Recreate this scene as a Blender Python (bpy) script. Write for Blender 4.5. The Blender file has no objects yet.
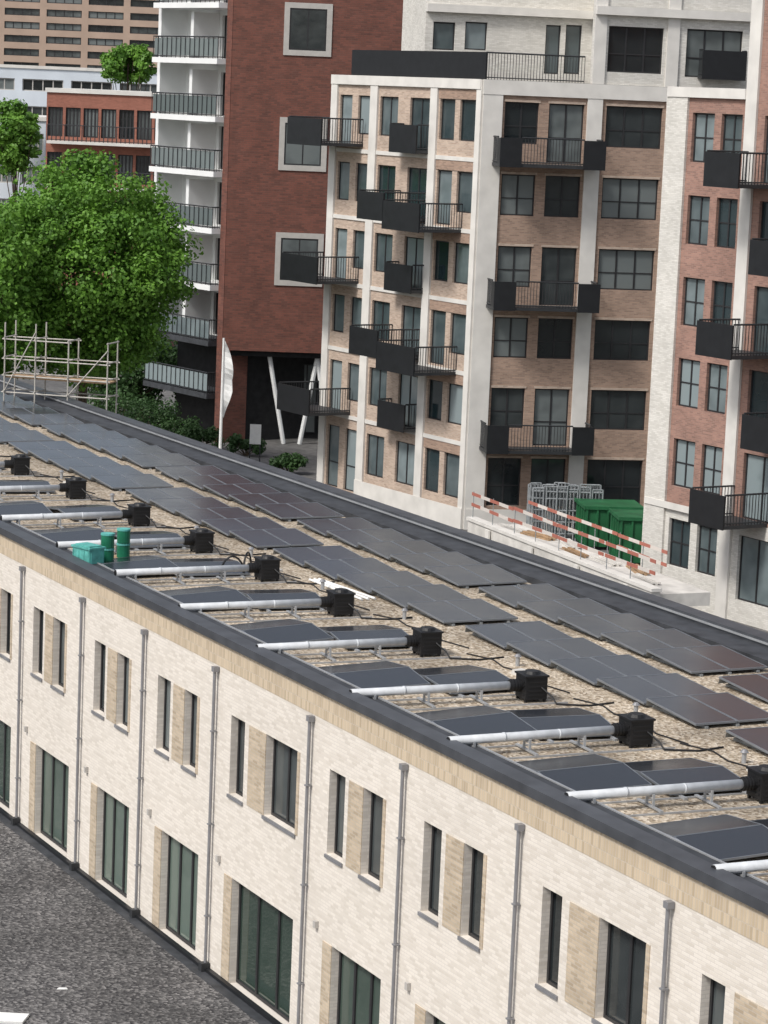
import bpy, math, random
from mathutils import Vector, Matrix
random.seed(7)
C = bpy.context.scene.collection
FPX = 2700.0; H = 18.5; PITCH = math.atan((512-95)/FPX); ROLL = .042
cp, sp, cr, sr = math.cos(PITCH), math.sin(PITCH), math.cos(ROLL), math.sin(ROLL)
FW = Vector((0, cp, -sp)); UP0 = Vector((0, sp, cp)); R0 = Vector((1, 0, 0))
RT = cr*R0 + sr*UP0; UP = -sr*R0 + cr*UP0
CAM = Vector((0, 0, H))
def ray(px, py): return FW*FPX + RT*(px-384) + UP*(512-py)
def project(p):
    q = Vector(p)-CAM; d = q.dot(FW)
    return (384+FPX*q.dot(RT)/d, 512-FPX*q.dot(UP)/d)
def on_z(px, py, z=0.0):
    r = ray(px, py); t = (z-H)/r.z
    return CAM + r*t
def at_depth(px, py, Y):
    r = ray(px, py); return CAM + r*(Y/r.y)

class Fr:
    def __init__(s, P, ang):
        s.P = Vector((P[0], P[1], 0)); s.a = ang
        s.ex = Vector((math.cos(ang), math.sin(ang), 0)); s.ey = Vector((-math.sin(ang), math.cos(ang), 0))
    def W(s, u, v, z=0.0): return s.P + s.ex*u + s.ey*v + Vector((0, 0, z))
    def uz(s, px, py, v=0.0):
        r = ray(px, py); t = (v-(CAM-s.P).dot(s.ey))/r.dot(s.ey)
        p = CAM+r*t; return ((p-s.P).dot(s.ex), p.z)
    def u(s, px, py, v=0.0): return s.uz(px, py, v)[0]
    def z(s, px, py, v=0.0): return s.uz(px, py, v)[1]
    def uv(s, px, py, z):
        p = on_z(px, py, z)-s.P; return (p.dot(s.ex), p.dot(s.ey))

# ------------------------------------------------ materials
def newmat(name):
    m = bpy.data.materials.new(name); m.use_nodes = True
    nt = m.node_tree; b = nt.nodes['Principled BSDF']; return m, nt, b
def N(nt, t, **k):
    n = nt.nodes.new(t)
    for a, v in k.items(): setattr(n, a, v)
    return n
def coords(nt, wall=False):
    tc = N(nt, 'ShaderNodeTexCoord')
    if not wall: return tc.outputs['Object']
    s = N(nt, 'ShaderNodeSeparateXYZ'); nt.links.new(tc.outputs['Object'], s.inputs[0])
    a = N(nt, 'ShaderNodeMath', operation='ADD'); nt.links.new(s.outputs[0], a.inputs[0]); nt.links.new(s.outputs[1], a.inputs[1])
    c = N(nt, 'ShaderNodeCombineXYZ'); nt.links.new(a.outputs[0], c.inputs[0]); nt.links.new(s.outputs[2], c.inputs[1])
    return c.outputs[0]
def plain(name, col, rough=.6, metal=0.0, var=.25, scale=3.0, spec=.4):
    m, nt, b = newmat(name)
    n = N(nt, 'ShaderNodeTexNoise'); n.inputs['Scale'].default_value = scale; n.inputs['Detail'].default_value = 6
    nt.links.new(coords(nt), n.inputs['Vector'])
    mp = N(nt, 'ShaderNodeMapRange'); mp.inputs[1].default_value = .3; mp.inputs[2].default_value = .7
    mp.inputs[3].default_value = 1-var; mp.inputs[4].default_value = 1+var
    nt.links.new(n.outputs['Fac'], mp.inputs[0])
    mx = N(nt, 'ShaderNodeMix', data_type='RGBA', blend_type='MULTIPLY'); mx.inputs[0].default_value = 1
    mx.inputs[6].default_value = (*col, 1)
    nt.links.new(mp.outputs[0], mx.inputs[7]); nt.links.new(mx.outputs[2], b.inputs['Base Color'])
    b.inputs['Roughness'].default_value = rough; b.inputs['Metallic'].default_value = metal
    b.inputs['Specular IOR Level'].default_value = spec
    return m
def brick(name, c1, c2, mortar, bw=.22, rh=.065, ms=.008, patch=.3, rough=.9, pscale=.6, bias=-.2):
    m, nt, b = newmat(name); v = coords(nt, True)
    t = N(nt, 'ShaderNodeTexBrick'); nt.links.new(v, t.inputs['Vector'])
    t.inputs['Color1'].default_value = (*c1, 1); t.inputs['Color2'].default_value = (*c2, 1); t.inputs['Mortar'].default_value = (*mortar, 1)
    t.inputs['Scale'].default_value = 1; t.inputs['Brick Width'].default_value = bw; t.inputs['Row Height'].default_value = rh
    t.inputs['Mortar Size'].default_value = ms; t.inputs['Bias'].default_value = bias
    n = N(nt, 'ShaderNodeTexNoise'); n.inputs['Scale'].default_value = pscale; n.inputs['Detail'].default_value = 8; n.inputs['Roughness'].default_value = .7
    nt.links.new(v, n.inputs['Vector'])
    mp = N(nt, 'ShaderNodeMapRange'); mp.inputs[1].default_value = .3; mp.inputs[2].default_value = .7
    mp.inputs[3].default_value = 1-patch; mp.inputs[4].default_value = 1+patch*.7
    nt.links.new(n.outputs['Fac'], mp.inputs[0])
    mx = N(nt, 'ShaderNodeMix', data_type='RGBA', blend_type='MULTIPLY'); mx.inputs[0].default_value = 1
    nt.links.new(t.outputs['Color'], mx.inputs[6]); nt.links.new(mp.outputs[0], mx.inputs[7])
    nt.links.new(mx.outputs[2], b.inputs['Base Color']); b.inputs['Roughness'].default_value = rough
    bp = N(nt, 'ShaderNodeBump'); bp.inputs['Strength'].default_value = .4; bp.inputs['Distance'].default_value = .01
    nt.links.new(t.outputs['Fac'], bp.inputs['Height']); bp.invert = True
    nt.links.new(bp.outputs[0], b.inputs['Normal'])
    return m
def gravel(name, stops, scale=18.0, big=.25):
    m, nt, b = newmat(name); v = coords(nt)
    t = N(nt, 'ShaderNodeTexVoronoi'); t.inputs['Scale'].default_value = scale; nt.links.new(v, t.inputs['Vector'])
    s = N(nt, 'ShaderNodeSeparateColor'); nt.links.new(t.outputs['Color'], s.inputs[0])
    r = N(nt, 'ShaderNodeValToRGB'); nt.links.new(s.outputs[0], r.inputs[0])
    r.color_ramp.elements[0].color = (*stops[0], 1); r.color_ramp.elements[1].color = (*stops[-1], 1)
    for i, c in enumerate(stops[1:-1]):
        e = r.color_ramp.elements.new((i+1)/(len(stops)-1)); e.color = (*c, 1)
    n = N(nt, 'ShaderNodeTexNoise'); n.inputs['Scale'].default_value = big; n.inputs['Detail'].default_value = 8; nt.links.new(v, n.inputs['Vector'])
    mp = N(nt, 'ShaderNodeMapRange'); mp.inputs[1].default_value = .35; mp.inputs[2].default_value = .65; mp.inputs[3].default_value = .7; mp.inputs[4].default_value = 1.25
    nt.links.new(n.outputs['Fac'], mp.inputs[0])
    mx = N(nt, 'ShaderNodeMix', data_type='RGBA', blend_type='MULTIPLY'); mx.inputs[0].default_value = 1
    nt.links.new(r.outputs[0], mx.inputs[6]); nt.links.new(mp.outputs[0], mx.inputs[7]); nt.links.new(mx.outputs[2], b.inputs['Base Color'])
    b.inputs['Roughness'].default_value = .9
    bp = N(nt, 'ShaderNodeBump'); bp.inputs['Strength'].default_value = .8; bp.inputs['Distance'].default_value = .03
    nt.links.new(t.outputs['Distance'], bp.inputs['Height']); nt.links.new(bp.outputs[0], b.inputs['Normal'])
    return m
def glass(name, c1, c2, rough=.06, spec=.6, pw=2.5):
    m, nt, b = newmat(name)
    oi = N(nt, 'ShaderNodeObjectInfo'); n = N(nt, 'ShaderNodeTexNoise'); n.inputs['Scale'].default_value = .9; nt.links.new(coords(nt), n.inputs['Vector'])
    a = N(nt, 'ShaderNodeMath', operation='MULTIPLY_ADD'); nt.links.new(n.outputs['Fac'], a.inputs[0]); a.inputs[1].default_value = .5; nt.links.new(oi.outputs['Random'], a.inputs[2])
    p = N(nt, 'ShaderNodeMath', operation='POWER'); nt.links.new(a.outputs[0], p.inputs[0]); p.inputs[1].default_value = pw; p.use_clamp = True
    mx = N(nt, 'ShaderNodeMix', data_type='RGBA'); nt.links.new(p.outputs[0], mx.inputs[0]); mx.inputs[6].default_value = (*c1, 1); mx.inputs[7].default_value = (*c2, 1)
    nt.links.new(mx.outputs[2], b.inputs['Base Color']); b.inputs['Roughness'].default_value = rough; b.inputs['Specular IOR Level'].default_value = spec
    bp = N(nt, 'ShaderNodeBump'); bp.inputs['Strength'].default_value = .12; bp.inputs['Distance'].default_value = .12
    nt.links.new(n.outputs['Fac'], bp.inputs['Height']); nt.links.new(bp.outputs[0], b.inputs['Normal'])
    return m
M = {}
M['cream'] = brick('cream brick', (.76, .705, .63), (.585, .53, .455), (.67, .62, .56), patch=.07, pscale=.4, bias=-.3)
M['tan'] = brick('tan brick', (.56, .46, .34), (.36, .285, .20), (.48, .42, .34), patch=.15, pscale=1.5)
M['band'] = brick('upright tan brick', (.60, .49, .35), (.42, .33, .225), (.52, .45, .36), bw=.075, rh=.22, patch=.08)
M['tbrown'] = brick('brown brick', (.40, .27, .20), (.24, .16, .12), (.34, .27, .22), patch=.2)
M['tpale'] = brick('pale beige brick', (.54, .42, .33), (.36, .26, .20), (.48, .41, .35), patch=.18)
M['tpink'] = brick('pink brown brick', (.36, .205, .16), (.22, .13, .105), (.32, .22, .18), patch=.25)
M['twhite'] = brick('white brick', (.70, .68, .63), (.54, .52, .47), (.58, .56, .52), patch=.12)
M['red'] = brick('red brick', (.19, .070, .050), (.105, .046, .036), (.14, .07, .053), bw=.30, rh=.10, ms=.012, patch=.25, pscale=.9)
M['orange'] = brick('orange brick', (.34, .13, .09), (.25, .095, .065), (.28, .14, .1), patch=.2)
M['stone'] = plain('pale concrete', (.66, .64, .60), .85, var=.10, scale=1.2)
M['white'] = plain('white render', (.76, .77, .76), .8, var=.06, scale=.7)
M['farwhite'] = plain('far white cladding', (.60, .65, .70), .8, var=.08, scale=.5)
M['fartan'] = plain('far tan cladding', (.42, .31, .24), .8, var=.1, scale=.5)
M['black'] = plain('black metal', (.012, .013, .015), .5, var=.2)
M['rail'] = plain('railing metal', (.03, .032, .035), .5, var=.2)
M['frame'] = plain('dark window frame', (.025, .025, .027), .5, var=.15)
M['gframe'] = plain('pale window frame', (.45, .43, .40), .6, var=.08)
M['glass'] = glass('window glass', (.012, .016, .018), (.15, .17, .17), pw=3.5)
M['fglass'] = glass('garden door glass', (.03, .05, .04), (.13, .17, .145), .04, .9)
M['bglass'] = glass('tower glass', (.015, .03, .035), (.24, .29, .30), .08, .9, 3)
M['lglass'] = glass('balustrade glass', (.11, .135, .135), (.22, .255, .255), .1, .6)
M['coping'] = plain('dark grey coping', (.06, .064, .072), .45, var=.25, scale=2)
M['membrane'] = plain('bitumen membrane', (.045, .048, .054), .6, var=.35, scale=3)
M['zinc'] = plain('grey downpipe', (.24, .24, .25), .5, .2, var=.15)
M['duct'] = plain('galvanised duct', (.54, .56, .58), .65, .05, var=.12, scale=6)
M['alu'] = plain('aluminium rail', (.42, .43, .44), .45, .4, var=.1)
M['steel'] = plain('dull galvanised steel', (.30, .32, .33), .5, .3, var=.25, scale=5)
M['pframe'] = plain('panel edge frame', (.20, .215, .235), .4, .3, var=.1)
M['plastic'] = plain('black plastic', (.012, .012, .013), .5, var=.2)
M['scaf'] = plain('scaffold tube', (.46, .44, .40), .5, .2, var=.2)
M['green'] = plain('green container paint', (.018, .115, .045), .55, var=.3, scale=1.5)
M['bucket'] = plain('green tin', (.012, .15, .08), .4, var=.2)
M['teal'] = plain('teal plastic', (.10, .38, .34), .6, var=.3, scale=5)
M['whitepaint'] = plain('white paint', (.78, .78, .76), .6, var=.08)
M['concrete'] = plain('cast concrete', (.60, .58, .54), .9, var=.2, scale=1.5)
M['wood'] = plain('rough timber', (.36, .24, .14), .8, var=.3, scale=3)
M['pave'] = gravel('grey paving', [(.10, .10, .095), (.14, .135, .13), (.17, .165, .16)], 3, .1)
M['gravel'] = gravel('roof gravel', [(.15, .11, .07), (.32, .255, .18), (.45, .37, .275), (.60, .53, .43), (.25, .19, .13)], 18, .45)
M['dgravel'] = gravel('dark gravel', [(.025, .024, .026), (.065, .062, .062), (.10, .097, .095), (.21, .20, .195)], 16, .35)
M['shade'] = plain('painted shade', (.025, .025, .026), .9)  # near-black colour paints in shade for the red block's undercroft and lowest storeys
def solar(name, col, spec, r0, r1):
    m, nt, b = newmat(name); v = coords(nt)
    n = N(nt, 'ShaderNodeTexNoise'); n.inputs['Scale'].default_value = 1.1; n.inputs['Detail'].default_value = 5; nt.links.new(v, n.inputs['Vector'])
    oi = N(nt, 'ShaderNodeObjectInfo'); ad = N(nt, 'ShaderNodeMath', operation='ADD'); nt.links.new(oi.outputs['Random'], ad.inputs[0]); nt.links.new(n.outputs['Fac'], ad.inputs[1])
    mp = N(nt, 'ShaderNodeMapRange'); mp.inputs[1].default_value = .3; mp.inputs[2].default_value = 1.7; mp.inputs[3].default_value = .8; mp.inputs[4].default_value = 1.25; nt.links.new(ad.outputs[0], mp.inputs[0])
    mx = N(nt, 'ShaderNodeMix', data_type='RGBA', blend_type='MULTIPLY'); mx.inputs[0].default_value = 1; mx.inputs[6].default_value = (*col, 1)
    nt.links.new(mp.outputs[0], mx.inputs[7]); nt.links.new(mx.outputs[2], b.inputs['Base Color'])
    r2 = N(nt, 'ShaderNodeMapRange'); r2.inputs[3].default_value = r0; r2.inputs[4].default_value = r1; nt.links.new(n.outputs['Fac'], r2.inputs[0]); nt.links.new(r2.outputs[0], b.inputs['Roughness'])
    b.inputs['Specular IOR Level'].default_value = spec; return m
M['solar'] = solar('solar glass', (.030, .035, .045), 1.0, .10, .26)
M['solard'] = solar('darker solar glass', (.022, .025, .031), .6, .15, .3)
m, nt, b = newmat('red white stripes'); tc = N(nt, 'ShaderNodeTexCoord'); s = N(nt, 'ShaderNodeSeparateXYZ'); nt.links.new(tc.outputs['Object'], s.inputs[0])
a = N(nt, 'ShaderNodeMath', operation='FRACT'); a0 = N(nt, 'ShaderNodeMath', operation='MULTIPLY'); a0.inputs[1].default_value = .6; nt.links.new(s.outputs[0], a0.inputs[0]); nt.links.new(a0.outputs[0], a.inputs[0])
g = N(nt, 'ShaderNodeMath', operation='GREATER_THAN'); g.inputs[1].default_value = .5; nt.links.new(a.outputs[0], g.inputs[0])
mx = N(nt, 'ShaderNodeMix', data_type='RGBA'); nt.links.new(g.outputs[0], mx.inputs[0]); mx.inputs[6].default_value = (.42, .15, .11, 1); mx.inputs[7].default_value = (.66, .61, .56, 1)
nt.links.new(mx.outputs[2], b.inputs['Base Color']); M['stripe'] = m
def leafmat(name, dark, light):
    m, nt, b = newmat(name); v = coords(nt)
    n = N(nt, 'ShaderNodeTexNoise'); n.inputs['Scale'].default_value = .8; n.inputs['Detail'].default_value = 8; n.inputs['Roughness'].default_value = .8; nt.links.new(v, n.inputs['Vector'])
    r = N(nt, 'ShaderNodeValToRGB'); nt.links.new(n.outputs['Fac'], r.inputs[0]); r.color_ramp.elements[0].position = .32; r.color_ramp.elements[1].position = .66
    r.color_ramp.elements[0].color = (*dark, 1); r.color_ramp.elements[1].color = (*light, 1)
    nt.links.new(r.outputs[0], b.inputs['Base Color']); b.inputs['Roughness'].default_value = .6
    tr = N(nt, 'ShaderNodeBsdfTranslucent'); nt.links.new(r.outputs[0], tr.inputs[0])
    ms = N(nt, 'ShaderNodeMixShader'); ms.inputs[0].default_value = .3
    nt.links.new(b.outputs[0], ms.inputs[1]); nt.links.new(tr.outputs[0], ms.inputs[2]); nt.links.new(ms.outputs[0], nt.nodes['Material Output'].inputs[0])
    return m
M['leaf'] = leafmat('bright green foliage', (.055, .155, .018), (.19, .38, .045))
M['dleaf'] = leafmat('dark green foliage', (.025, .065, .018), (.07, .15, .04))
M['bark'] = plain('bark', (.09, .065, .045), .9, var=.4, scale=8)

# ------------------------------------------------ mesh helpers
class MB:
    def __init__(s): s.v = []; s.f = []
    def quad(s, *p):
        n = len(s.v); s.v += [tuple(q) for q in p]; s.f.append(tuple(range(n, n+len(p)))); return s
    def box(s, x0, y0, z0, x1, y1, z1):
        n = len(s.v)
        s.v += [(x0, y0, z0), (x1, y0, z0), (x1, y1, z0), (x0, y1, z0), (x0, y0, z1), (x1, y0, z1), (x1, y1, z1), (x0, y1, z1)]
        for q in ((0, 3, 2, 1), (4, 5, 6, 7), (0, 1, 5, 4), (1, 2, 6, 5), (2, 3, 7, 6), (3, 0, 4, 7)): s.f.append(tuple(n+i for i in q))
        return s
    def prism(s, pts, z0, z1):
        n = len(s.v); k = len(pts)
        s.v += [(p[0], p[1], z0) for p in pts]+[(p[0], p[1], z1) for p in pts]
        s.f.append(tuple(n+i for i in reversed(range(k)))); s.f.append(tuple(n+k+i for i in range(k)))
        for i in range(k): j = (i+1) % k; s.f.append((n+i, n+j, n+k+j, n+k+i))
        return s
    def tube(s, p, q, r, r2=None, n=8):
        p = Vector(p); q = Vector(q); r2 = r if r2 is None else r2
        d = (q-p).normalized(); a = d.orthogonal().normalized(); b = d.cross(a); k = len(s.v)
        for c, rr in ((p, r), (q, r2)):
            for i in range(n):
                t = 2*math.pi*i/n; s.v.append(tuple(c+a*math.cos(t)*rr+b*math.sin(t)*rr))
        for i in range(n): j = (i+1) % n; s.f.append((k+i, k+j, k+n+j, k+n+i))
        s.f.append(tuple(k+i for i in reversed(range(n)))); s.f.append(tuple(k+n+i for i in range(n)))
        return s
    def slab(s, a, b, y0, y1, th):
        n = len(s.v)
        s.v += [(a[0], y0, a[1]), (b[0], y0, b[1]), (b[0], y1, b[1]), (a[0], y1, a[1])]
        s.v += [(a[0], y0, a[1]+th), (b[0], y0, b[1]+th), (b[0], y1, b[1]+th), (a[0], y1, a[1]+th)]
        for q in ((0, 3, 2, 1), (4, 5, 6, 7), (0, 1, 5, 4), (1, 2, 6, 5), (2, 3, 7, 6), (3, 0, 4, 7)): s.f.append(tuple(n+i for i in q))
        return s
    def path(s, pts, r, n=6):
        for p, q in zip(pts, pts[1:]): s.tube(p, q, r, n=n)
        return s
    def mesh(s, name):
        me = bpy.data.meshes.new(name); me.from_pydata(s.v, [], s.f); me.update(); return me
def thing(name, label, cat, loc=(0, 0, 0), rotz=0.0, group=None):
    o = bpy.data.objects.new(name, None); C.objects.link(o); o.location = loc; o.rotation_euler = (0, 0, rotz); o.empty_display_size = .3
    o['label'] = label; o['category'] = cat
    if group: o['group'] = group
    return o
def part(name, mb, mat, parent=None, loc=(0, 0, 0), rotz=0.0, smooth=False):
    me = mb.mesh(name) if isinstance(mb, MB) else mb
    if not me.materials: me.materials.append(M[mat])
    if smooth:
        for p in me.polygons: p.use_smooth = len(p.vertices) == 4
    o = bpy.data.objects.new(name, me); C.objects.link(o); o.parent = parent; o.location = loc; o.rotation_euler = (0, 0, rotz)
    return o
def fpart(name, mb, mat, root, fr, u=0, v=0, z=0, smooth=False):
    return part(name, mb, mat, root, fr.W(u, v, z)-Vector(root.location), fr.a, smooth)
def single(name, mb, mat, label, cat, loc, rotz=0, group=None):
    o = part(name, mb, mat, None, loc, rotz); o['label'] = label; o['category'] = cat
    if group: o['group'] = group
    return o
def struct(name, mb, mat, loc=(0, 0, 0), rotz=0):
    o = part(name, mb, mat, None, loc, rotz); o['kind'] = 'structure'; return o
def copy_tree(o, parent=None):
    c = o.copy(); C.objects.link(c); c.parent = parent
    for ch in list(o.children): copy_tree(ch, c)
    return c
def holed(u0, u1, z0, z1, holes, th=.3):
    mb = MB(); holes = [(max(u0, a), max(z0, b), min(u1, c), min(z1, d)) for a, b, c, d in holes if c > u0 and a < u1 and d > z0 and b < z1]
    us = sorted({round(x, 4) for x in [u0, u1]+[h[0] for h in holes]+[h[2] for h in holes]})
    zs = sorted({round(x, 4) for x in [z0, z1]+[h[1] for h in holes]+[h[3] for h in holes]})
    for ua, ub in zip(us, us[1:]):
        for za, zb in zip(zs, zs[1:]):
            cu, cz = (ua+ub)/2, (za+zb)/2
            if any(h[0] < cu < h[2] and h[1] < cz < h[3] for h in holes): continue
            mb.quad((ua, 0, za), (ub, 0, za), (ub, 0, zb), (ua, 0, zb))
    for a, b, c, d in holes:
        mb.quad((a, 0, b), (a, 0, d), (a, th, d), (a, th, b)); mb.quad((c, 0, b), (c, th, b), (c, th, d), (c, 0, d))
        mb.quad((a, 0, b), (a, th, b), (c, th, b), (c, 0, b)); mb.quad((a, 0, d), (c, 0, d), (c, th, d), (a, th, d))
    mb.quad((u0, 0, z0), (u0, 0, z1), (u0, th, z1), (u0, th, z0)); mb.quad((u1, 0, z0), (u1, th, z0), (u1, th, z1), (u1, 0, z1))
    mb.quad((u0, 0, z1), (u1, 0, z1), (u1, th, z1), (u0, th, z1)); return mb
_wc = {}
def window(root, fr, u0, u1, z0, z1, v=.14, mull=1, trans=0, fm='frame', gm='glass', name='window', b=.06):
    w = round(u1-u0, 2); h = round(z1-z0, 2); key = (w, h, mull, trans, fm, gm, b)
    if key not in _wc:
        f = MB(); d = .07
        f.box(-w/2, 0, 0, -w/2+b, d, h).box(w/2-b, 0, 0, w/2, d, h).box(-w/2+b, 0, 0, w/2-b, d, b).box(-w/2+b, 0, h-b, w/2-b, d, h)
        for i in range(mull):
            x = -w/2+w*(i+1)/(mull+1); f.box(x-b*.6, .003, b, x+b*.6, d-.003, h-b)
        if trans: f.box(-w/2+b, .006, h*trans-b*.4, w/2-b, d-.006, h*trans+b*.4)
        g = MB().box(-w/2+.01, d*.5, .01, w/2-.01, d*.5+.02, h-.01)
        _wc[key] = (f.mesh('window_frame'), g.mesh('pane'))
    fmesh, gmesh = _wc[key]
    o = fpart(name, fmesh, fm, root, fr, (u0+u1)/2, v, z0)
    part('pane', gmesh, gm, o); return o
def railing(mb, p, q, h=1.1, step=.13, t=.022):
    (x0, y0), (x1, y1) = p, q; L = math.hypot(x1-x0, y1-y0); n = max(2, int(L/step))
    mb.tube((x0, y0, h), (x1, y1, h), .035, n=6); mb.tube((x0, y0, .08), (x1, y1, .08), .025, n=6)
    for i in range(n+1):
        x = x0+(x1-x0)*i/n; y = y0+(y1-y0)*i/n; mb.box(x-t/2, y-t/2, 0, x+t/2, y+t/2, h)
def balcony(root, fr, u0, u1, z, d, kind):
    L = u1-u0
    o = fpart('balcony', MB().box(0, -d, -.13, L, -.01, 0), 'rail', root, fr, u0, 0, z)
    if kind == 'solid':
        part('panel', MB().box(0, -d-.05, -.15, L, -d-.003, 1.08), 'black', o)
        for x in (.03, L-.03):
            r = MB(); railing(r, (x, -d+.03), (x, -.03)); part('railing', r, 'rail', o)
    else:
        w = .95
        for x in (0, L-w): part('panel', MB().box(x, -d-.05, -.15, x+w, -d-.003, 1.08), 'black', o)
        for x in (0, L-.04): part('panel', MB().box(x, -d, 0.003, x+.04, -d+.5, 1.06), 'black', o)
        r = MB(); railing(r, (w, -d+.02), (L-w, -d+.02)); part('railing', r, 'rail', o)
        for x in (.03, L-.03):
            r = MB(); railing(r, (x, -d+.5), (x, -.03)); part('railing', r, 'rail', o)
    return o
ORD = ['first', 'second', 'third', 'fourth', 'fifth', 'sixth', 'seventh', 'eighth', 'ninth', 'tenth', 'eleventh', 'twelfth', 'thirteenth', 'fourteenth', 'fifteenth', 'sixteenth', 'seventeenth', 'eighteenth', 'nineteenth', 'twentieth', 'twenty-first', 'twenty-second', 'twenty-third', 'twenty-fourth', 'twenty-fifth', 'twenty-sixth', 'twenty-seventh', 'twenty-eighth', 'twenty-ninth', 'thirtieth', 'thirty-first', 'thirty-second', 'thirty-third', 'thirty-fourth', 'thirty-fifth', 'thirty-sixth', 'thirty-seventh', 'thirty-eighth', 'thirty-ninth', 'fortieth', 'forty-first', 'forty-second', 'forty-third', 'forty-fourth', 'forty-fifth']

struct('ground', MB().box(-900, -300, -.5, 900, 1500, 0), 'pave')

# ------------------------------------------------ FOREGROUND TERRACE
ZC = 7.3; EXT = 50
A = on_z(0, 527, ZC); B = on_z(768, 903, ZC)
ang = math.atan2(B.y-A.y, B.x-A.x)
F = Fr((A-(B-A).normalized()*EXT)[:2], ang)
L = EXT+(B-A).length+9; WID = 11.65; ZG = 6.98
root = thing('terraced_building', 'long low cream brick terrace with gravel roof covered in solar panels and ducts', 'building', F.W(0, 0, 0))
UW = [(-12, -2, 612), (1, 11, 620), (33, 43, 640), (53, 65, 652), (94, 105, 678), (117, 129, 690), (157, 170, 715), (184, 197, 730), (230, 244, 760), (265, 297, 783), (328, 344, 818), (362, 382, 838), (422, 440, 875), (462, 482, 900), (540, 560, 943), (597, 645, 975), (700, 724, 1010), (770, 800, 1050)]
zt = (F.z(100, 642, .06)+F.z(335, 770, .06)+F.z(545, 890, .06))/3; zb = (F.z(102, 713, .06)+F.z(335, 862, .06))/2
dzt = (F.z(160, 828, .06)+F.z(97, 785, .06)+F.z(232, 880, .06))/3
LW = [(-26, 10, 775), (35, 68, 803), (96, 128, 850), (160, 197, 898), (230, 292, 948), (330, 380, 1000), (424, 478, 1060), (530, 600, 1120)]
holes = []; ups = []; los = []
for a, b2, y in UW:
    u0, u1 = F.u(a, y, .06), F.u(b2, y, .06); ups.append((u0, u1)); holes.append((u0, zb, u1, zt))
for a, b2, y in LW:
    u0, u1 = F.u(a, y, .06), F.u(b2, y, .06); los.append((u0, u1)); holes.append((u0, .06, u1, dzt))
fpart('wall', holed(0, L, 0, 6.62, holes, .3), 'cream', root, F, 0, .06, 0)
fpart('brick_band', MB().box(0, .05, 6.62, L, .36, 7.13), 'band', root, F)
fpart('rear_wall', MB().box(0, .37, 0, L, WID-.1, 6.7), 'cream', root, F)
fpart('coping', MB().box(-.05, -.02, 7.13, L, .36, ZC), 'coping', root, F)
mb = MB(); mb.box(0, .36, 6.9, L, .80, 7.16); mb.box(0, .37, 7.161, L, .42, 7.27)
fpart('roof_edge', mb, 'membrane', root, F)
fpart('flashing', MB().box(0, .79, 7.162, L, .83, 7.185), 'alu', root, F)
fpart('coping', MB().box(0, WID-.45, 6.9, L, WID, ZC), 'coping', root, F)
fpart('roof_edge', MB().box(0, WID-1.25, 6.9, L, WID-.452, 7.14), 'membrane', root, F)
fpart('flashing', MB().box(0, WID-.49, 7.2, L, WID-.452, 7.24), 'alu', root, F)
fpart('roof', MB().box(0, .80, 6.72, L, WID-1.25, ZG), 'gravel', root, F)
for i, (u0, u1) in enumerate(ups):
    w = u1-u0
    window(root, F, u0, u1, zb, zt, v=.22, mull=1 if w > 1.1 else 0)
    fpart('sill', MB().box(u0-.03, .02, zb-.07, u1+.03, .2, zb-.003), 'zinc', root, F)
for k in range(0, len(ups)-1, 2):
    a, c = ups[k][1], ups[k+1][0]
    fpart('brick_panel', MB().box(a+(c-a)*.22, .045, zb, c-.002, .06, zt), 'tan', root, F)
    u1 = ups[k+1][1]; fpart('brick_panel', MB().box(u1+.002, .045, zb, u1+.11, .06, zt), 'tan', root, F)
for u0, u1 in los:
    window(root, F, u0, u1, .08, dzt, v=.22, mull=2 if u1-u0 > 1.7 else 1, gm='fglass', name='glazed_door', b=.07)
    fpart('brick_panel', MB().box(u0-.4, .045, .1, u0-.002, .06, dzt), 'tan', root, F)
    mb = MB().box(u0-.72, -.02, 2.5, u0-.62, .055, 2.64); fpart('wall_lamp', mb, 'gframe', root, F)
for px, py in ((22, 568), (82, 600), (144, 632), (215, 672), (310, 722), (403, 772), (519, 832), (668, 912)):
    u = F.u(px, py+5, -.02)
    mb = MB().tube((0, 0, .2), (0, 0, 6.5), .035, n=10).box(-.065, -.05, 6.49, .065, .075, 6.6)
    for z in (1.2, 3.2, 5.2): mb.box(-.05, -.045, z, .05, .07, z+.03)
    d = fpart('downpipe', mb, 'zinc', root, F, u, -.03, 0)
    part('shoe', MB().box(-.08, -.12, 0, .08, .07, .2), 'rail', d)
fpart('plinth', MB().box(0, -.06, 0, L, .045, .09), 'black', root, F)
struct('gravel_yard', MB().box(0, -40, 0.0, L+20, -.3, .012), 'dgravel', F.W(-10, 0, 0), F.a)
struct('drain_strip', MB().box(0, -.3, 0.0, L+20, -.062, .02), 'membrane', F.W(-10, 0, 0), F.a)
q = on_z(8, 1016, .02); single('board', MB().prism([(-1.2, -.5), (.35, -.45), (.42, .05), (-1.2, .12)], 0, .05), 'whitepaint', 'white board lying on the dark gravel in the bottom left corner', 'board', q)
q = on_z(62, 989, .02); single('scrap_sheet', MB().prism([(-.1, -.05), (.12, -.02), (.08, .06), (-.07, .05)], 0, .015), 'whitepaint', 'tiny pale scrap on the dark gravel yard', 'scrap', q)

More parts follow.
